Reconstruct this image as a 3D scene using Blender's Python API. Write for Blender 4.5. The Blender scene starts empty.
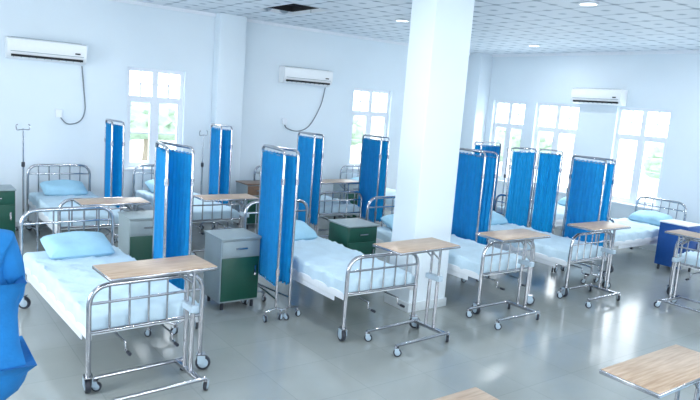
import bpy, bmesh, math, random
from mathutils import Vector, Matrix
random.seed(4)
sc=bpy.context.scene
D=bpy.data

# ------------------------------------------------------------ materials
def lin(c):
    return tuple(((v/255)/12.92 if v/255<=0.04045 else ((v/255+0.055)/1.055)**2.4) for v in c)
def mat(name,rgb,rough=0.5,metal=0.0,noise=0.0,nscale=20,bump=0.0,bscale=60,trans=0.0,spec=0.5,coat=0.0):
    m=D.materials.new(name); m.use_nodes=True
    nt=m.node_tree; N=nt.nodes; L=nt.links
    b=N['Principled BSDF']; o=N['Material Output']
    c=lin(rgb)
    b.inputs['Base Color'].default_value=(*c,1)
    b.inputs['Roughness'].default_value=rough
    b.inputs['Metallic'].default_value=metal
    b.inputs['Specular IOR Level'].default_value=spec
    b.inputs['Coat Weight'].default_value=coat
    tc=N.new('ShaderNodeTexCoord')
    if noise>0:
        n=N.new('ShaderNodeTexNoise'); n.inputs['Scale'].default_value=nscale; n.inputs['Detail'].default_value=4
        L.new(tc.outputs['Object'],n.inputs['Vector'])
        r=N.new('ShaderNodeValToRGB')
        r.color_ramp.elements[0].color=(*[v*(1-noise) for v in c],1); r.color_ramp.elements[0].position=.3
        r.color_ramp.elements[1].color=(*[min(1,v*(1+noise)) for v in c],1); r.color_ramp.elements[1].position=.7
        L.new(n.outputs['Fac'],r.inputs['Fac']); L.new(r.outputs['Color'],b.inputs['Base Color'])
    if bump>0:
        n2=N.new('ShaderNodeTexNoise'); n2.inputs['Scale'].default_value=bscale; n2.inputs['Detail'].default_value=3
        L.new(tc.outputs['Object'],n2.inputs['Vector'])
        bp=N.new('ShaderNodeBump'); bp.inputs['Strength'].default_value=bump; bp.inputs['Distance'].default_value=.02
        L.new(n2.outputs['Fac'],bp.inputs['Height']); L.new(bp.outputs['Normal'],b.inputs['Normal'])
    if trans>0:
        t=N.new('ShaderNodeBsdfTranslucent'); t.inputs['Color'].default_value=(*c,1)
        mx=N.new('ShaderNodeMixShader'); mx.inputs[0].default_value=trans
        L.new(b.outputs[0],mx.inputs[1]); L.new(t.outputs[0],mx.inputs[2]); L.new(mx.outputs[0],o.inputs['Surface'])
    return m
STEEL=mat('chrome_steel',(182,184,190),.2,1.0,noise=.06,nscale=8)
WHITE=mat('white_enamel',(224,230,236),.35,noise=.02)
SHEET=mat('bed_sheet_pale_blue',(192,216,230),.85,noise=.06,nscale=5,bump=.7,bscale=7)
PILLOW=mat('pillow_blue',(156,200,222),.85,noise=.05,nscale=9,bump=.5,bscale=10)
RUBBER=mat('dark_rubber',(38,44,56),.5,noise=.1)
HUB=mat('castor_hub',(170,190,205),.4,noise=.03)
FABRIC=mat('screen_fabric_blue',(16,154,216),.75,noise=.10,nscale=14,bump=.15,bscale=90,trans=.4)
WALLM=mat('wall_paint_pale',(217,229,238),.55,noise=.015,nscale=1.5,bump=.03,bscale=120)
TRIMM=mat('skirting_tile',(190,200,206),.3,noise=.02)
FRAMEM=mat('window_frame_white',(226,232,240),.4,noise=.02)
ACM=mat('ac_plastic',(234,238,242),.4,noise=.01)
DARK=mat('dark_slot',(25,28,34),.7,noise=.1)
GREEN=mat('locker_green',(12,76,62),.4,noise=.05)
BLUEC=mat('locker_blue',(16,76,150),.4,noise=.05)
GREYC=mat('locker_grey',(146,162,168),.45,noise=.03)
BROWN=mat('locker_top_brown',(120,96,78),.4,noise=.1)
CORD=mat('cord_grey',(120,130,140),.5,noise=.02)
GOWN=mat('scrub_blue',(10,112,180),.85,noise=.10,nscale=6,bump=.6,bscale=9)
SKIN=mat('skin_brown',(110,72,52),.5,noise=.05)
HAIR=mat('hair_black',(18,15,15),.6,noise=.2,nscale=60,bump=.5,bscale=120)
SHOE=mat('shoe_white',(215,215,215),.5,noise=.03)
def wood():
    m=D.materials.new('laminate_wood'); m.use_nodes=True; nt=m.node_tree;N=nt.nodes;L=nt.links;b=N['Principled BSDF']
    tc=N.new('ShaderNodeTexCoord'); mp=N.new('ShaderNodeMapping'); mp.inputs['Scale'].default_value=(2,22,2)
    n=N.new('ShaderNodeTexNoise'); n.inputs['Scale'].default_value=3; n.inputs['Detail'].default_value=5
    r=N.new('ShaderNodeValToRGB'); r.color_ramp.elements[0].color=(*lin((158,132,108)),1); r.color_ramp.elements[1].color=(*lin((192,170,148)),1)
    r.color_ramp.elements[0].position=.3; r.color_ramp.elements[1].position=.7
    L.new(tc.outputs['Object'],mp.inputs[0]);L.new(mp.outputs[0],n.inputs['Vector']);L.new(n.outputs['Fac'],r.inputs[0]);L.new(r.outputs[0],b.inputs['Base Color'])
    b.inputs['Roughness'].default_value=.35
    return m
WOOD=wood()
def floor_mat():
    m=D.materials.new('floor_tiles'); m.use_nodes=True; nt=m.node_tree;N=nt.nodes;L=nt.links;b=N['Principled BSDF']
    tc=N.new('ShaderNodeTexCoord')
    br=N.new('ShaderNodeTexBrick'); br.offset=0; br.inputs['Scale'].default_value=1
    br.inputs['Brick Width'].default_value=.6; br.inputs['Row Height'].default_value=.6; br.inputs['Mortar Size'].default_value=.002
    br.inputs['Color1'].default_value=(*lin((150,157,156)),1); br.inputs['Color2'].default_value=(*lin((154,161,160)),1); br.inputs['Mortar'].default_value=(*lin((134,142,142)),1)
    n=N.new('ShaderNodeTexNoise'); n.inputs['Scale'].default_value=2.2; n.inputs['Detail'].default_value=6
    mx=N.new('ShaderNodeMix'); mx.data_type='RGBA'; mx.blend_type='MULTIPLY'; mx.inputs[0].default_value=.3
    rr=N.new('ShaderNodeMapRange'); rr.inputs[3].default_value=.1; rr.inputs[4].default_value=.2
    b.inputs['Specular IOR Level'].default_value=.7
    L.new(tc.outputs['Object'],br.inputs['Vector']); L.new(tc.outputs['Object'],n.inputs['Vector'])
    L.new(br.outputs['Color'],mx.inputs[6])
    r2=N.new('ShaderNodeValToRGB'); r2.color_ramp.elements[0].color=(.75,.75,.75,1); r2.color_ramp.elements[0].position=.3; r2.color_ramp.elements[1].position=.7
    L.new(n.outputs['Fac'],r2.inputs[0]); L.new(r2.outputs[0],mx.inputs[7])
    L.new(mx.outputs[2],b.inputs['Base Color']); L.new(n.outputs['Fac'],rr.inputs[0]); L.new(rr.outputs[0],b.inputs['Roughness'])
    return m
FLOORM=floor_mat()
def ceil_mat():
    m=D.materials.new('ceiling_panels'); m.use_nodes=True; nt=m.node_tree;N=nt.nodes;L=nt.links;b=N['Principled BSDF']
    tc=N.new('ShaderNodeTexCoord')
    br=N.new('ShaderNodeTexBrick'); br.offset=0; br.inputs['Scale'].default_value=1
    br.inputs['Brick Width'].default_value=.6; br.inputs['Row Height'].default_value=.6; br.inputs['Mortar Size'].default_value=.02
    br.inputs['Color1'].default_value=(1,1,1,1); br.inputs['Color2'].default_value=(.95,.95,.95,1); br.inputs['Mortar'].default_value=(.66,.69,.72,1)
    ck=N.new('ShaderNodeTexVoronoi'); ck.inputs['Scale'].default_value=3.3333; ck.inputs['Randomness'].default_value=0.0
    r=N.new('ShaderNodeValToRGB'); r.color_ramp.elements[0].color=(*lin((150,168,184)),1); r.color_ramp.elements[0].position=.34
    r.color_ramp.elements[1].color=(*lin((224,232,240)),1); r.color_ramp.elements[1].position=.40
    mx=N.new('ShaderNodeMix'); mx.data_type='RGBA'; mx.blend_type='MULTIPLY'; mx.inputs[0].default_value=1
    L.new(tc.outputs['Object'],br.inputs['Vector']); L.new(tc.outputs['Object'],ck.inputs['Vector'])
    L.new(ck.outputs['Distance'],r.inputs[0]); L.new(r.outputs[0],mx.inputs[6]); L.new(br.outputs['Color'],mx.inputs[7])
    L.new(mx.outputs[2],b.inputs['Base Color']); b.inputs['Roughness'].default_value=.5
    return m
CEILM=ceil_mat()
def emis(name,col,s):
    m=D.materials.new(name); m.use_nodes=True; b=m.node_tree.nodes['Principled BSDF']
    b.inputs['Base Color'].default_value=(1,1,1,1); b.inputs['Emission Color'].default_value=(*col,1); b.inputs['Emission Strength'].default_value=s
    return m
LAMPM=emis('downlight_glow',(1,1,1),2)

# ------------------------------------------------------------ mesh builder
class MB:
    def __init__(s): s.v=[];s.f=[];s.m=[];s.sm=[];s.mats=[]
    def mi(s,m):
        if m not in s.mats: s.mats.append(m)
        return s.mats.index(m)
    def add(s,vs,fs,m,smooth=False,M=None):
        o=len(s.v); i=s.mi(m)
        s.v+= [tuple(M@Vector(p)) if M else tuple(p) for p in vs]
        for f in fs: s.f.append(tuple(o+k for k in f)); s.m.append(i); s.sm.append(smooth)
    def box(s,a,b,m,bev=0.0,M=None):
        if bev>0:
            bm=bmesh.new(); bmesh.ops.create_cube(bm,size=1)
            for q in bm.verts: q.co=Vector([a[k]+(b[k]-a[k])*(q.co[k]+.5) for k in range(3)])
            bmesh.ops.bevel(bm,geom=list(bm.edges),offset=bev,segments=3,profile=.5,affect='EDGES')
            bm.verts.ensure_lookup_table(); bm.verts.index_update()
            s.add([q.co[:] for q in bm.verts],[[q.index for q in f.verts] for f in bm.faces],m,True,M); bm.free(); return
        (x,y,z),(X,Y,Z)=a,b
        s.add([(x,y,z),(X,y,z),(X,Y,z),(x,Y,z),(x,y,Z),(X,y,Z),(X,Y,Z),(x,Y,Z)],
              [(0,3,2,1),(4,5,6,7),(0,1,5,4),(1,2,6,5),(2,3,7,6),(3,0,4,7)],m,False,M)
    def tube(s,pts,r,m,n=10,closed=False,M=None):
        pts=[Vector(p) for p in pts]; k=len(pts)
        rs=r if isinstance(r,(list,tuple)) else [r]*k
        T=[]
        for i in range(k):
            if closed: t=pts[(i+1)%k]-pts[i-1]
            else: t=pts[min(i+1,k-1)]-pts[max(i-1,0)]
            T.append(t.normalized())
        ref=Vector((0,0,1)) if abs(T[0].z)<.9 else Vector((1,0,0))
        nn=T[0].cross(ref).normalized(); vs=[]
        for i in range(k):
            nn=(nn-T[i]*nn.dot(T[i])).normalized(); bb=T[i].cross(nn)
            for j in range(n):
                a=2*math.pi*j/n; vs.append(pts[i]+(nn*math.cos(a)+bb*math.sin(a))*rs[i])
        fs=[]
        for i in range(k if closed else k-1):
            i2=(i+1)%k
            for j in range(n):
                j2=(j+1)%n; fs.append((i*n+j,i*n+j2,i2*n+j2,i2*n+j))
        if not closed:
            fs.append(tuple(range(n-1,-1,-1))); fs.append(tuple((k-1)*n+j for j in range(n)))
        s.add(vs,fs,m,True,M)
    def lathe(s,prof,m,n=20,M=None):
        vs=[];fs=[];k=len(prof)
        for (r,z) in prof:
            for j in range(n):
                a=2*math.pi*j/n; vs.append((r*math.cos(a),r*math.sin(a),z))
        for i in range(k-1):
            for j in range(n):
                j2=(j+1)%n; fs.append((i*n+j,i*n+j2,(i+1)*n+j2,(i+1)*n+j))
        fs.append(tuple(range(n-1,-1,-1))); fs.append(tuple((k-1)*n+j for j in range(n)))
        s.add(vs,fs,m,True,M)
    def castor(s,x,y,R,rot=0.0,top=None):
        M=Matrix.Translation((x,y,0))@Matrix.Rotation(rot,4,'Z')
        w=R*.32
        Mw=M@Matrix.Translation((R*.45,0,R))@Matrix.Rotation(math.pi/2,4,'X')
        s.lathe([(R*.7,-w),(R*.93,-w),(R,-w*.6),(R,w*.6),(R*.93,w),(R*.7,w)],RUBBER,18,Mw)
        s.lathe([(R*.15,-w*1.25),(R*.62,-w*1.15),(R*.7,-w*.9),(R*.7,w*.9),(R*.62,w*1.15),(R*.15,w*1.25)],HUB,16,Mw)
        for sg in(-1,1):
            s.box((-R*.3,sg*w*1.5-R*.05,R*1.0),(R*.7,sg*w*1.5+R*.05,R*2.1),HUB,0,M)
        s.box((-R*.45,-w*1.6,R*2.08),(R*.75,w*1.6,R*2.25),STEEL,0,M)
        t=top or R*2.7
        s.tube([(0,0,R*2.2),(0,0,t)],R*.28,STEEL,10,M=M)
    def data(s,name):
        me=D.meshes.new(name); me.from_pydata([tuple(p) for p in s.v],[],s.f)
        for m in s.mats: me.materials.append(m)
        me.polygons.foreach_set('material_index',s.m); me.polygons.foreach_set('use_smooth',s.sm)
        me.update()
        bm=bmesh.new(); bm.from_mesh(me); bmesh.ops.recalc_face_normals(bm,faces=bm.faces); bm.to_mesh(me); bm.free()
        try: me.set_sharp_from_angle(angle=math.radians(45))
        except Exception: pass
        return me
    def obj(s,name,loc=(0,0,0),rot=0):
        return place(s.data(name),name,loc,rot)
def place(me,name,loc=(0,0,0),rot=0,parent=None,scale=None):
    o=D.objects.new(name,me); o.location=loc; o.rotation_euler=(0,0,rot)
    if scale: o.scale=scale
    sc.collection.objects.link(o)
    if parent: o.parent=parent
    return o
def fillet(pts,r,n=6):
    pts=[Vector(p) for p in pts]; out=[pts[0]]
    for i in range(1,len(pts)-1):
        a,b,c=pts[i-1],pts[i],pts[i+1]
        rr=min(r,(a-b).length*.49,(c-b).length*.49)
        p=b+(a-b).normalized()*rr; q=b+(c-b).normalized()*rr
        for k in range(n+1):
            t=k/n; out.append(p*(1-t)**2+b*2*t*(1-t)+q*t*t)
    out.append(pts[-1]); return out

# ------------------------------------------------------------ room shell
X0,X1,Y0,Y1,HC=-1.6,11.0,-2.6,10.2,3.5
WT=.22
def wall(name,axis,pos,out,a0,a1,ops):
    b=MB(); lo,hi=(pos,pos+WT*out) if out>0 else (pos+WT*out,pos)
    def bx(a,c,z0,z1):
        if axis=='x': b.box((a,lo,z0),(c,hi,z1),WALLM)
        else: b.box((lo,a,z0),(hi,c,z1),WALLM)
    cur=a0
    for (p,q,z0,z1) in sorted(ops):
        bx(cur,p,0,HC); bx(p,q,0,z0); bx(p,q,z1,HC); cur=q
    bx(cur,a1,0,HC)
    return b.obj(name)
WL=[(3.08,4.02,.9,2.5),(7.5,8.48,.9,2.5)]
WR=[(8.78,9.66,.75,2.5),(7.46,8.5,.75,2.5),(5.64,6.66,.75,2.5),(3.4,4.4,.75,2.5),(1.2,2.2,.75,2.5)]
WF=[(.2,1.8,.9,2.6),(3.2,4.8,.9,2.6),(6.2,7.8,.9,2.6)]
WN=[(.2,1.8,.9,2.6),(3.4,5.0,.9,2.6),(6.8,8.4,.9,2.6)]
wall('wall_left','x',Y1,1,X0-WT,X1+WT,WL)
wall('wall_right','y',X1,1,Y0,Y1,WR)
wall('wall_front','x',Y0,-1,X0-WT,X1+WT,WF)
wall('wall_back','y',X0,-1,Y0,Y1,WN)
b=MB(); b.box((X0-WT,Y0-WT,-.12),(X1+WT,Y1+WT,0),FLOORM); b.obj('floor')
hx0,hx1,hy0,hy1=4.62,5.25,7.85,8.95
b=MB()
for a,c in [((X0-WT,Y0-WT),(hx0,Y1+WT)),((hx1,Y0-WT),(X1+WT,Y1+WT)),((hx0,Y0-WT),(hx1,hy0)),((hx0,hy1),(hx1,Y1+WT))]:
    b.box((*a,HC),(*c,HC+.05),CEILM)
b.obj('ceiling')
b=MB()
b.box((hx0-.02,hy0-.02,HC+.35),(hx1+.02,hy1+.02,HC+.38),DARK)
for a,c in [((hx0-.04,hy0-.04),(hx0,hy1+.04)),((hx1,hy0-.04),(hx1+.04,hy1+.04)),((hx0,hy0-.04),(hx1,hy0)),((hx0,hy1),(hx1,hy1+.04))]:
    b.box((*a,HC+.051),(*c,HC+.36),DARK)
for i in range(1,4):
    y=hy0+(hy1-hy0)*i/4; b.box((hx0,y-.008,HC+.1),(hx1,y+.008,HC+.12),RUBBER)
b.box(((hx0+hx1)/2-.008,hy0,HC+.1),((hx0+hx1)/2+.008,hy1,HC+.12),RUBBER)
b.obj('ceiling_vent')
b=MB(); b.box((X0,Y1-.015,0),(X1,Y1,.1),TRIMM); b.obj('baseboard_left')
b=MB(); b.box((X1-.015,Y0,0),(X1,Y1-.02,.1),TRIMM); b.obj('baseboard_right')
b=MB(); b.box((X0,Y1-.04,HC-.05),(X1,Y1,HC),FRAMEM); b.obj('trim_1')
b=MB(); b.box((X1-.04,Y0,HC-.05),(X1,Y1-.05,HC),FRAMEM); b.obj('trim_2')
b=MB(); b.box((4.5,Y1-.22,0),(4.98,Y1,HC),WALLM,.008); b.obj('wall_pilaster')
b=MB(); b.box((10.62,Y1-.38,0),(X1,Y1,HC),WALLM,.008); b.obj('wall_pilaster')
b=MB(); b.box((4.52,4.86,0),(5.07,5.24,HC),WALLM,.01); b.box((4.505,4.845,0),(5.085,5.255,.1),TRIMM,.004); b.obj('square_column')

def window(name,axis,pos,out,p,q,z0,z1,bars=True):
    b=MB(); d=pos+out*.1
    def bx(a,c,za,zb,t=.03,m=FRAMEM,off=0):
        if axis=='x': b.box((a,d-t+off*out,za),(c,d+t+off*out,zb),m)
        else: b.box((d-t+off*out,a,za),(d+t+off*out,c,zb),m)
    f=.055
    bx(p,p+f,z0,z1);bx(q-f,q,z0,z1);bx(p+f,q-f,z0,z0+f,.029);bx(p+f,q-f,z1-f,z1,.029)
    c=(p+q)/2; zt=z0+(z1-z0)*.70
    bx(c-.045,c+.045,z0+f,z1-f,.028)
    for (a,e) in((p+f,c-.045),(c+.045,q-f)):
        bx(a,e,zt-.035,zt+.035,.027)
        bx(a,a+.03,z0+f,zt-.035,.022); bx(e-.03,e,z0+f,zt-.035,.022); bx(a+.03,e-.03,z0+f,z0+f+.03,.021); bx(a+.03,e-.03,zt-.065,zt-.035,.021)
        if bars:
            m_=(a+e)/2; bx(m_-.012,m_+.012,zt+.035,z1-f,.014)
            bx(a,e,(zt+z1)/2-.022,(zt+z1)/2-.002,.012)
            bx(a+.03,e-.03,z0+(zt-z0)*.5-.01,z0+(zt-z0)*.5+.01,.012)
    s0,s1=(pos-.04*out,pos+.1*out); s0,s1=min(s0,s1),max(s0,s1)
    if axis=='x': b.box((p-.04,s0,z0-.035),(q+.04,s1,z0-.001),FRAMEM,.005)
    else: b.box((s0,p-.04,z0-.035),(s1,q+.04,z0-.001),FRAMEM,.005)
    b.obj(name)
k=1
for w in WL: window('window_%d'%k,'x',Y1,1,*w); k+=1
for w in WR: window('window_%d'%k,'y',X1,1,*w); k+=1
for w in WF: window('window_%d'%k,'x',Y0,-1,*w,False); k+=1
for w in WN: window('window_%d'%k,'y',X0,-1,*w,False); k+=1

def ac_mesh(w):
    b=MB()
    prof=[(0,0),(0,.29),(-.17,.29),(-.205,.27),(-.215,.2),(-.21,.1),(-.17,.03),(-.11,0)]
    n=len(prof); vs=[(-w/2,y,z) for y,z in prof]+[(w/2,y,z) for y,z in prof]
    fs=[tuple(range(n)),tuple(range(2*n-1,n-1,-1))]+[(i,(i+1)%n,n+(i+1)%n,n+i) for i in range(n)]
    b.add(vs,fs,ACM)
    b.box((-w/2+.05,-.205,.03),(w/2-.05,-.165,.062),DARK)
    b.box((-w/2+.04,-.219,.098),(w/2-.04,-.205,.106),GREYC)
    b.box((-w/2+.06,-.16,.291),(w/2-.06,-.03,.296),GREYC)
    b.box((w/2-.16,-.222,.13),(w/2-.09,-.214,.15),DARK)
    for i in range(10):
        x=-w/2+.08+(w-.16)*i/9; b.box((x-.003,-.195,.02),(x+.003,-.14,.045),GREYC)
    return b.data('air_conditioner')
acm=ac_mesh(1.04)
place(acm,'air_conditioner',(1.9,Y1-.004,2.46))
place(acm,'air_conditioner',(6.3,Y1-.004,2.47))
place(acm,'air_conditioner',(X1-.004,7.02,2.52),-math.pi/2)
def cord(pts,plug):
    b=MB(); b.tube(pts,.009,CORD,6); p=Vector(plug)
    b.box((p.x-.05,Y1-.03,p.z-.06),(p.x+.05,Y1-.001,p.z+.06),FRAMEM,.006)
    b.obj('power_cord')
def bez(p,n=10):
    out=[];p=[Vector(q) for q in p]
    for i in range(len(p)-1):
        a=p[max(i-1,0)];b_=p[i];c=p[i+1];d=p[min(i+2,len(p)-1)]
        for k2 in range(n):
            t=k2/n; out.append(.5*((2*b_)+(c-a)*t+(2*a-5*b_+4*c-d)*t*t+(3*b_-a-3*c+d)*t**3))
    out.append(p[-1]); return out
y=Y1-.015
cord(bez([(2.4,y,2.44),(2.43,y,2.1),(2.45,y,1.8),(2.38,y,1.62),(2.2,y,1.57),(2.08,y,1.7)]),(2.08,y,1.72))
cord(bez([(6.8,y,2.45),(6.72,y,2.1),(6.5,y,1.72),(6.25,y,1.6),(6.0,y,1.65),(5.95,y,1.75)]),(5.95,y,1.77))
b=MB(); b.lathe([(.0,.0),(.11,0),(.12,-.006),(.12,-.012),(.095,-.012)],FRAMEM,28); b.lathe([(.001,-.013),(.09,-.013),(.09,-.012),(.001,-.012)],LAMPM,28)
dm=b.data('ceiling_downlight')
DL=[(6.4,4.4),(9.7,7.7),(6.4,7.6),(3.2,4.4),(3.2,1.2),(6.4,1.2),(9.6,1.2),(9.6,4.4),(3.0,7.6),(0,4.4),(0,1.2)]
for x,y in DL: place(dm,'ceiling_downlight',(x,y,HC-.001))

# ------------------------------------------------------------ hospital bed
def pillow_shape(b,cx,cy,cz,w,l,h,tilt,m):
    n=22; vs=[];fs=[]
    M=Matrix.Translation((cx,cy,cz))@Matrix.Rotation(tilt,4,'X')
    for side in (1,-1):
        for i in range(n+1):
            for j in range(n+1):
                u=-1+2*i/n; v=-1+2*j/n
                e=(max(0,1-u**4)*max(0,1-v**4))**.5
                k2=1-.06*(u*u*v*v)
                pin=1-.05*(1-abs(u))*(abs(v)**6)-.05*(1-abs(v))*(abs(u)**6)
                z=side*h/2*e+ .008*math.sin(5*u+2*v)*e
                vs.append(M@Vector((u*w/2*k2*pin,v*l/2*k2*pin,z)))
    o=(n+1)**2
    for s in range(2):
        for i in range(n):
            for j in range(n):
                q=[s*o+i*(n+1)+j,s*o+(i+1)*(n+1)+j,s*o+(i+1)*(n+1)+j+1,s*o+i*(n+1)+j+1]
                fs.append(q if s==0 else q[::-1])
    b.add(vs,fs,m,True)
def bed_mesh():
    b=MB(); w=.43; Lb=2.08
    for (y,h,rl) in [(0,.80,.46),(Lb,.96,.48)]:
        b.tube(fillet([(-w,y,.13),(-w,y,h),(w,y,h),(w,y,.13)],.16,8),.019,STEEL,12)
        b.tube([(-w,y,rl),(w,y,rl)],.013,STEEL,8)
        b.tube([(-w,y,h-.13),(w,y,h-.13)],.011,STEEL,8)
        for i in range(1,6):
            x=-w+2*w*i/6
            b.tube([(x,y,rl),(x,y,h-.005)],.009,STEEL,8)
        if y: b.tube([(-w,y,.26),(w,y,.26)],.012,WHITE,8)
    for sx in(-1,1):
        for y,rt in((0,-.9),(Lb,1.2)):
            b.castor(sx*w,y,.06,rt*sx+.5,.17)
        b.box((sx*w-.03 if sx>0 else sx*w,.02,.39),(sx*w if sx>0 else sx*w+.03,Lb-.02,.46),WHITE,.006)
        b.box((sx*(w-.012)-.004,.2,.34),(sx*(w-.012)+.004,Lb-.2,.39),WHITE)
    b.box((-w+.03,.03,.425),(w-.03,Lb-.03,.45),WHITE)
    for y in(.45,1.05,1.6): b.box((-w+.03,y-.02,.385),(w-.03,y+.02,.425),WHITE)
    for x in(-.18,.18):
        b.tube(fillet([(x,.5,.36),(x,-.03,.36),(x,-.03,.30),(x,-.08,.30)],.01,3),.008,STEEL,8)
        b.tube([(x,-.08,.30),(x,-.13,.30)],.013,RUBBER,8)
    nx,ny=20,60; vs=[];fs=[]
    R=.035; mw=w-.005; z0,z1=.445,.57
    sec=[(-mw,z0),(-mw,z1-R)]+[(-mw+R-R*math.cos(a),z1-R+R*math.sin(a)) for a in (.5,1.05)]
    for i in range(nx+1): sec.append((-mw+R+(2*mw-2*R)*i/nx,z1))
    sec+=[(mw-R+R*math.cos(a),z1-R+R*math.sin(a)) for a in (1.05,.5)]+[(mw,z1-R),(mw,z0)]
    ns=len(sec); ys=[.03,.03,.045,.07]+[.07+(Lb-.14)*i/ny for i in range(1,ny)]+[Lb-.07,Lb-.045,Lb-.03,Lb-.03]
    nr=len(ys)
    from mathutils import noise as NZ
    for i,yy in enumerate(ys):
        dz={0:-1,1:-.035,2:-.012,nr-1:-1,nr-2:-.035,nr-3:-.012}.get(i,0)
        for j,(x,z) in enumerate(sec):
            zz=z
            if dz==-1: zz=z0
            elif z>z1-R*.99:
                cr=abs(NZ.noise(Vector((x*5+3,yy*3.2,0))))
                zz=z+dz+.005*math.sin(yy*7+x*3)*math.cos(x*6+yy*2)+.024*math.exp(-cr*16)
            vs.append((x+(.006*math.sin(yy*23+1)*(1 if x>0 else -1) if j<2 or j>ns-3 else 0),yy,zz))
    for i in range(nr-1):
        for j in range(ns-1): fs.append((i*ns+j,i*ns+j+1,(i+1)*ns+j+1,(i+1)*ns+j))
    b.add(vs,fs,SHEET,True)
    pillow_shape(b,0,Lb-.30,.655,.62,.42,.17,.25,PILLOW)
    return b.data('hospital_bed')
bedm=bed_mesh()
place(bedm,'hospital_bed',(1.54,4.47,0),.05)
for x in [3.80,5.62,7.22]: place(bedm,'hospital_bed',(x,4.47,0))
for x in [2.07,3.60,5.75,7.65]: place(bedm,'hospital_bed',(x,7.98,0))
place(bedm,'hospital_bed',(8.62,5.43,0),-math.pi/2)
place(bedm,'hospital_bed',(8.75,6.95,0),-math.pi/2)
place(bedm,'hospital_bed',(8.3,3.5,0),-math.pi/2)
place(bedm,'hospital_bed',(1.8,1.32,0),math.pi); place(bedm,'hospital_bed',(3.68,1.32,0),math.pi,scale=(1,1,1.08))

# ------------------------------------------------------------ overbed table
def table_mesh(h,d=.19):
    b=MB(); w=.39
    b.box((-w,-d,h-.028),(w,d,h-.004),STEEL,.006)
    b.box((-w+.006,-d+.006,h-.02),(w-.006,d-.006,h),WOOD,.004)
    px=.27
    for y in(-.05,.05):
        b.tube([(px,y,.1),(px,y,.62)],.017,STEEL,12)
        b.tube([(px,y,.6),(px,y,h-.03)],.012,STEEL,10)
        b.tube([(px-.0,y,h-.16),(px-.16,y,h-.03)],.009,STEEL,8)
    b.box((px-.03,-.09,.58),(px+.03,.09,.63),HUB,.006)
    b.box((px-.12,-.08,h-.045),(px+.08,.08,h-.028),GREYC)
    b.box((px-.02,-.2,.085),(px+.02,.2,.115),STEEL,.004)
    for y in(-.2,.2):
        b.tube([(px+.05,y,.1),(-.36,y,.1)],.015,STEEL,10)
        b.castor(px+.05,y,.038,.8,.1); b.castor(-.36,y,.038,-.6,.1)
    return b.data('overbed_table')
tm=table_mesh(.95); tml=table_mesh(.86); tmn=table_mesh(.95,.16)
for x,y,r in [(1.53,4.30,.06),(3.95,4.20,.05),(5.38,4.25,0),(7.03,4.28,0)]: place(tm,'overbed_table',(x,y,0),r)
for x,y in [(2.12,7.5),(3.60,7.55)]: place(tml,'overbed_table',(x,y,0))
place(tm,'overbed_table',(5.75,8.2,0)); 
place(tm,'overbed_table',(7.80,3.38,0),math.pi/2)
place(tm,'overbed_table',(1.78,1.64,0)); place(tmn,'overbed_table',(3.31,1.51,0))

# ------------------------------------------------------------ folding ward screens
def screen_mesh(pts,seed):
    b=MB(); rnd=random.Random(seed); H=1.70
    for a,c in zip(pts[:-1],pts[1:]):
        a=Vector((*a,0)); c=Vector((*c,0)); d=(c-a); d.normalize(); nrm=Vector((-d.y,d.x,0)); L=(c-a).length
        a2=a+d*.02; c2=c-d*.02
        z=Vector((0,0,1))
        b.tube(fillet([a2+z*.12,a2+z*H,c2+z*H,c2+z*.12],.06,5),.0135,STEEL,10)
        b.tube([a2+z*.22,c2+z*.22],.010,STEEL,8)
        b.tube([a2+z*.36,c2+z*.36],.006,STEEL,6); b.tube([a2+z*(H-.06),c2+z*(H-.06)],.006,STEEL,6)
        n=96; rows=14; vs=[];fs=[]; ph=rnd.random()*6; npl=9*L/.62
        for i in range(n+1):
            t=i/n
            for j in range(rows+1):
                s=j/rows; zz=.345+(H-.05-.345)*s
                amp=.011+.004*math.sin(t*17+ph)
                off=amp*math.sin(2*math.pi*npl*t+.5*math.sin(5*s+ph)+ph)
                p=a2+d*(.02+(L-.08)*t)+nrm*off; p.z=zz+.006*math.sin(2*math.pi*npl*t+ph)*(1 if j in(0,rows) else 0)
                vs.append(p)
        for i in range(n):
            for j in range(rows):
                q=i*(rows+1)+j; fs.append((q,q+rows+1,q+rows+2,q+1))
        b.add(vs,fs,FABRIC,True)
        for e in(a2,c2):
            for hz in(.5,1.4): b.tube([e+z*(hz-.03),e+z*(hz+.03)],.02,STEEL,8)
            q=nrm*.11
            b.tube([e-q+z*.1,e+z*.13,e+q+z*.1],.011,STEEL,8)
            for sg in(-1,1): b.castor((e+q*sg).x,(e+q*sg).y,.032,rnd.random()*6,.1)
    return b.data('folding_privacy_screen')
fold=screen_mesh([(0,0),(.08,.62),(.16,0)],1)
fold2=screen_mesh([(0,0),(-.09,.6),(-.18,0)],2)
fold3=screen_mesh([(0,0),(.12,.64),(.24,0)],3)
SCR=[(fold3,1.95,5.28),(fold,3.07,5.2),(fold3,6.14,5.42),(fold3,7.74,4.72),
     (fold,2.5,8.9),(fold2,4.27,8.85),(fold,5.03,7.7),(fold,6.24,7.65)]
for m,x,y in SCR: place(m,'folding_privacy_screen',(x,y,0))
openm=screen_mesh([(0,0),(.5,-.12),(.72,-.46)],5)
place(openm,'folding_privacy_screen',(7.82,6.42,0))
place(fold,'folding_privacy_screen',(8.15,7.5,0),-math.pi/2)

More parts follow.
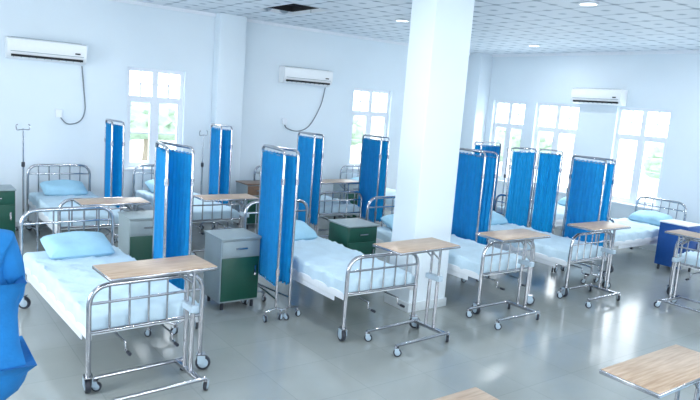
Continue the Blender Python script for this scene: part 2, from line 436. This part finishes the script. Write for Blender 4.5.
# ------------------------------------------------------------ bedside lockers
def locker(body,side,top,drawer):
    b=MB(); w,d,h=.44,.42,.76
    b.box((0,.012,.08),(w,d,h-.02),side,.008)
    b.box((-.01,-.012,h-.02),(w+.01,d+.01,h),top,.006)
    b.box((.012,0,h-.19),(w-.012,.014,h-.035),drawer,.004)
    b.box((.012,-.002,.1),(w-.012,.014,h-.21),body,.004)
    b.box((.16,-.02,h-.12),(.28,-.0,h-.105),STEEL); b.box((w-.07,-.02,.36),(w-.05,-.0,.46),STEEL)
    for x in(.05,w-.05):
        for y in(.05,d-.05): b.lathe([(.018,0),(.018,.085)],RUBBER,10,Matrix.Translation((x,y,0)))
    return b.data('bedside_locker')
lg=locker(GREEN,GREYC,GREYC,GREYC); lg2=locker(GREEN,GREEN,GREYC,GREEN); lb=locker(BLUEC,BLUEC,WHITE,BLUEC); lbr=locker(GREEN,GREYC,BROWN,BROWN)
for m,x,y in [(lg,2.68,5.68),(lg2,4.38,5.85),(lg2,.9,9.1),(lbr,4.75,9.2),(lg,2.14,6.9)]: place(m,'bedside_locker',(x,y,0))
place(lb,'bedside_locker',(9.65,4.45,0))
place(lg,'bedside_locker',(6.75,9.2,0))

# ------------------------------------------------------------ IV stands
b=MB(); H=1.5
b.tube([(0,0,.08),(0,0,1.0)],.014,STEEL,10); b.tube([(0,0,.98),(0,0,H)],.010,STEEL,8)
b.lathe([(.02,.96),(.024,.97),(.024,1.02),(.018,1.03)],RUBBER,12)
for k in range(5):
    a=k*2*math.pi/5; b.tube([(0,0,.12),(.2*math.cos(a),.2*math.sin(a),.07)],.01,STEEL,8); b.castor(.2*math.cos(a),.2*math.sin(a),.024,a,.075)
for k in range(2):
    a=k*math.pi; c,s=math.cos(a),math.sin(a)
    b.tube(fillet([(0,0,H-.01),(.11*c,.11*s,H-.02),(.12*c,.12*s,H+.05),(.09*c,.09*s,H+.06)],.02,4),.007,STEEL,6)
ivm=b.data('iv_drip_stand')
for x,y in [(1.55,9.85),(2.8,9.8),(4.25,9.9),(9.9,8.2),(10.3,6.2)]: place(ivm,'iv_drip_stand',(x,y,0),.6)

# ------------------------------------------------------------ person in blue scrubs
root=D.objects.new('nurse_in_blue_scrubs',None); sc.collection.objects.link(root); root.location=(.28,3.52,0)
def skin(name,vs,es,rad,m,lv=2):
    me=D.meshes.new(name); me.from_pydata(vs,es,[]); me.materials.append(m)
    o=D.objects.new(name,me); sc.collection.objects.link(o); o.parent=root
    md=o.modifiers.new('skin','SKIN'); md.use_smooth_shade=True
    for i,r in enumerate(rad):
        me.skin_vertices[0].data[i].radius=r if isinstance(r,tuple) else (r,r)
        me.skin_vertices[0].data[i].use_root=(i==0)
    sb=o.modifiers.new('sub','SUBSURF'); sb.levels=lv; sb.render_levels=lv
    return o
vs=[(0,0,.98),(0,0,.78),(0,0,.5),(0,0,1.12),(0,.0,1.28),(0,0,1.40),(0,0,1.46)]
es=[(0,1),(1,2),(0,3),(3,4),(4,5),(5,6)]; rad=[(.26,.19),(.3,.22),(.33,.24),(.21,.15),(.21,.15),(.13,.1),(.07,.07)]
for sg in(-1,1):
    o=len(vs); vs+=[(sg*.17,0,1.37),(sg*.21,-.0,1.2),(sg*.22,.03,1.06),(sg*.18,.24,1.0)]; es+=[(5,o),(o,o+1),(o+1,o+2),(o+2,o+3)]; rad+=[.09,.082,.072,.052]
skin('tunic',vs,es,rad,GOWN)
vs=[(0,0,.85)];es=[];rad=[(.16,.12)]
for sg in(-1,1):
    o=len(vs); vs+=[(sg*.1,0,.75),(sg*.11,.01,.48),(sg*.11,-.01,.3),(sg*.11,-.01,.09)];es+=[(0,o),(o,o+1),(o+1,o+2),(o+2,o+3)];rad+=[.1,.07,.062,.055]
skin('trousers',vs,es,rad,GOWN)
for sg,nm in((-1,'shoe_left'),(1,'shoe_right')):
    skin(nm,[(sg*.11,-.04,.045),(sg*.11,.06,.045),(sg*.12,.17,.035)],[(0,1),(1,2)],[(.045,.04),(.045,.045),(.04,.03)],SHOE)
skin('neck',[(0,0,1.42),(0,.01,1.56)],[(0,1)],[.06,.055],SKIN)
def blob(name,m,fn,n=24):
    bm=bmesh.new(); bmesh.ops.create_uvsphere(bm,u_segments=n*2,v_segments=n,radius=1)
    for v in bm.verts: v.co=fn(v.co.copy())
    me=D.meshes.new(name); bm.to_mesh(me); bm.free(); me.materials.append(m)
    for p in me.polygons: p.use_smooth=True
    o=D.objects.new(name,me); sc.collection.objects.link(o); o.parent=root; return o
def headf(c):
    x,y,z=c
    s=1-.28*max(0,-z)**1.5
    p=Vector((x*.077*s,y*.095*(1-.12*max(0,-z)),z*.118))
    if y>0:
        nose=math.exp(-((x/.14)**2+((z+.15)/.2)**2)); p.y+=.026*nose
        for ex in(-.42,.42): p.y-=.01*math.exp(-(((x-ex)/.2)**2+((z-.05)/.14)**2))
        p.y+=.008*math.exp(-((x/.3)**2+((z+.52)/.1)**2))
    return p+Vector((0,.015,1.63))
blob('head',SKIN,headf,32)
for ex in(-.032,.032):
    blob('eye',SHOE,lambda c:Vector((c.x*.012+ex,c.y*.01+.098,c.z*.009+1.637)),8)
    blob('iris',HAIR,lambda c:Vector((c.x*.005+ex,c.y*.003+.108,c.z*.005+1.637)),6)
    blob('ear',SKIN,lambda c:Vector((c.x*.012+ex*2.45,c.y*.02+.01,c.z*.032+1.625)),8)
blob('mouth',mat('lips',(120,60,55),.5,noise=.02),lambda c:Vector((c.x*.024,c.y*.007+.106,c.z*.008+1.57)),8)
blob('hair',HAIR,lambda c:Vector((c.x*.086,c.y*.1-.012+ (-.02 if c.z<0 else 0),c.z*.105+1.66+(.02 if c.y>.2 and c.z<.3 else 0)+ (.06*max(0,c.y) if c.z<.4 else 0))),20)
blob('hair_bun',HAIR,lambda c:Vector((c.x*.045,c.y*.04-.12,c.z*.045+1.68)),12)
for sg,nm in((-1,'hand_left'),(1,'hand_right')):
    bx=sg*.18
    skin(nm+'_palm',[(bx,.22,1.0),(bx-sg*.01,.28,.995),(bx-sg*.02,.33,.985)],[(0,1),(1,2)],[.026,(.022,.036),(.018,.036)],SKIN)
    for k,L_ in enumerate((.07,.08,.075,.058)):
        oy=(k-1.5)*.018
        p=[(bx-sg*.02,.325,.985+oy),(bx-sg*.03,.325+L_*.5,.98+oy),(bx-sg*.05,.325+L_*.85,.97+oy),(bx-sg*.068,.325+L_,.96+oy)]
        skin(nm+'_finger_%d'%k,p,[(0,1),(1,2),(2,3)],[.0095,.009,.0085,.007],SKIN,1)
    skin(nm+'_thumb',[(bx-sg*.01,.26,1.01),(bx-sg*.03,.30,1.04),(bx-sg*.05,.33,1.045)],[(0,1),(1,2)],[.012,.011,.008],SKIN,1)

# ------------------------------------------------------------ outside
b=MB(); b.box((-60,-60,-1.0),(90,90,-.9),mat('outside_ground',(215,220,216),.9,noise=.1,nscale=.5)); b.obj('outdoor_ground')
LEAF=mat('tree_leaves',(176,196,178),.8,noise=.22,nscale=3,trans=.4); BARK=mat('tree_bark',(150,140,128),.9,noise=.2)
from mathutils import noise as NZ
def tree():
    b=MB(); b.tube([(0,0,0),(.1,0,1.5),(0,.1,3)],[.22,.16,.1],BARK,10)
    for cx,cy,cz,r in [(0,0,4,1.7),(1.2,.3,3.3,1.1),(-1.1,.5,3.4,1.2),(.2,-1.1,3.2,1.1),(.1,.9,4.6,1.2)]:
        bm=bmesh.new(); bmesh.ops.create_icosphere(bm,subdivisions=4,radius=1)
        for v in bm.verts:
            d=1+.35*NZ.noise(v.co*2.3+Vector((cx,cy,cz)))+.15*NZ.noise(v.co*7); v.co=Vector((cx,cy,cz))+v.co*r*d
        bm.verts.index_update()
        b.add([v.co[:] for v in bm.verts],[[v.index for v in f.verts] for f in bm.faces],LEAF,False); bm.free()
    return b.data('tree')
trm=tree()
for x,y,s in [(9,27,.75),(18,26,.8),(27,13,.75),(24,19,.75)]:
    place(trm,'tree',(x,y,-.95),x*1.3+y,scale=(s,s,s*.6))

# ------------------------------------------------------------ light
w=D.worlds.new('World'); sc.world=w; w.use_nodes=True
bg=w.node_tree.nodes['Background']; bg.inputs[0].default_value=(.88,.95,1,1); bg.inputs[1].default_value=4.6
def area(name,loc,rot,sx,sy,e,col=(.94,.975,1)):
    l=D.lights.new(name,'AREA'); l.shape='RECTANGLE'; l.size=sx; l.size_y=sy; l.energy=e; l.color=col
    o=D.objects.new(name,l); o.location=loc; o.rotation_euler=rot; sc.collection.objects.link(o)
for i,(p,q,z0,z1) in enumerate(WF):
    area('window_light',((p+q)/2,Y0-.3,1.75),(math.radians(90),0,0),1.5,1.6,120)  # added fill lamp outside unseen windows behind the camera, softens the room light
for i,(p,q,z0,z1) in enumerate(WN):
    area('window_light',(X0-.3,(p+q)/2,1.75),(math.radians(90),0,math.radians(-90)),1.5,1.6,100)  # same added fill for the other unseen window wall
for (p,q,z0,z1) in WL: area('skylight',((p+q)/2,Y1+1.5,4.0),(math.radians(-50),0,0),1.6,1.6,340)
for (p,q,z0,z1) in WR: area('skylight',(X1+1.5,(p+q)/2,4.0),(math.radians(-50),0,math.radians(-90)),1.6,1.6,340)
for x,y in DL:
    l=D.lights.new('downlight_lamp','AREA'); l.shape='DISK'; l.size=.18; l.energy=20; l.color=(.96,.985,1)
    o=D.objects.new('downlight_lamp',l); o.location=(x,y,HC-.02); sc.collection.objects.link(o)

# ------------------------------------------------------------ camera
p=math.radians(8.75);r=math.radians(4.35);th=math.radians(53.3)
r0=Vector((math.sin(th),-math.cos(th),0));fw=Vector((math.cos(th)*math.cos(p),math.sin(th)*math.cos(p),-math.sin(p)))
u0=r0.cross(fw); R=r0*math.cos(r)+u0*math.sin(r);U=u0*math.cos(r)-r0*math.sin(r)
cam=D.cameras.new('camera'); cam.sensor_width=36; cam.lens=36*630/700; cam.clip_start=.05
co=D.objects.new('camera',cam); sc.collection.objects.link(co)
M=Matrix((( R.x,U.x,-fw.x,0),(R.y,U.y,-fw.y,0),(R.z,U.z,-fw.z,2.2),(0,0,0,1)))
co.matrix_world=M
sc.camera=co
sc.view_settings.view_transform='Standard'
sc.view_settings.look='None'
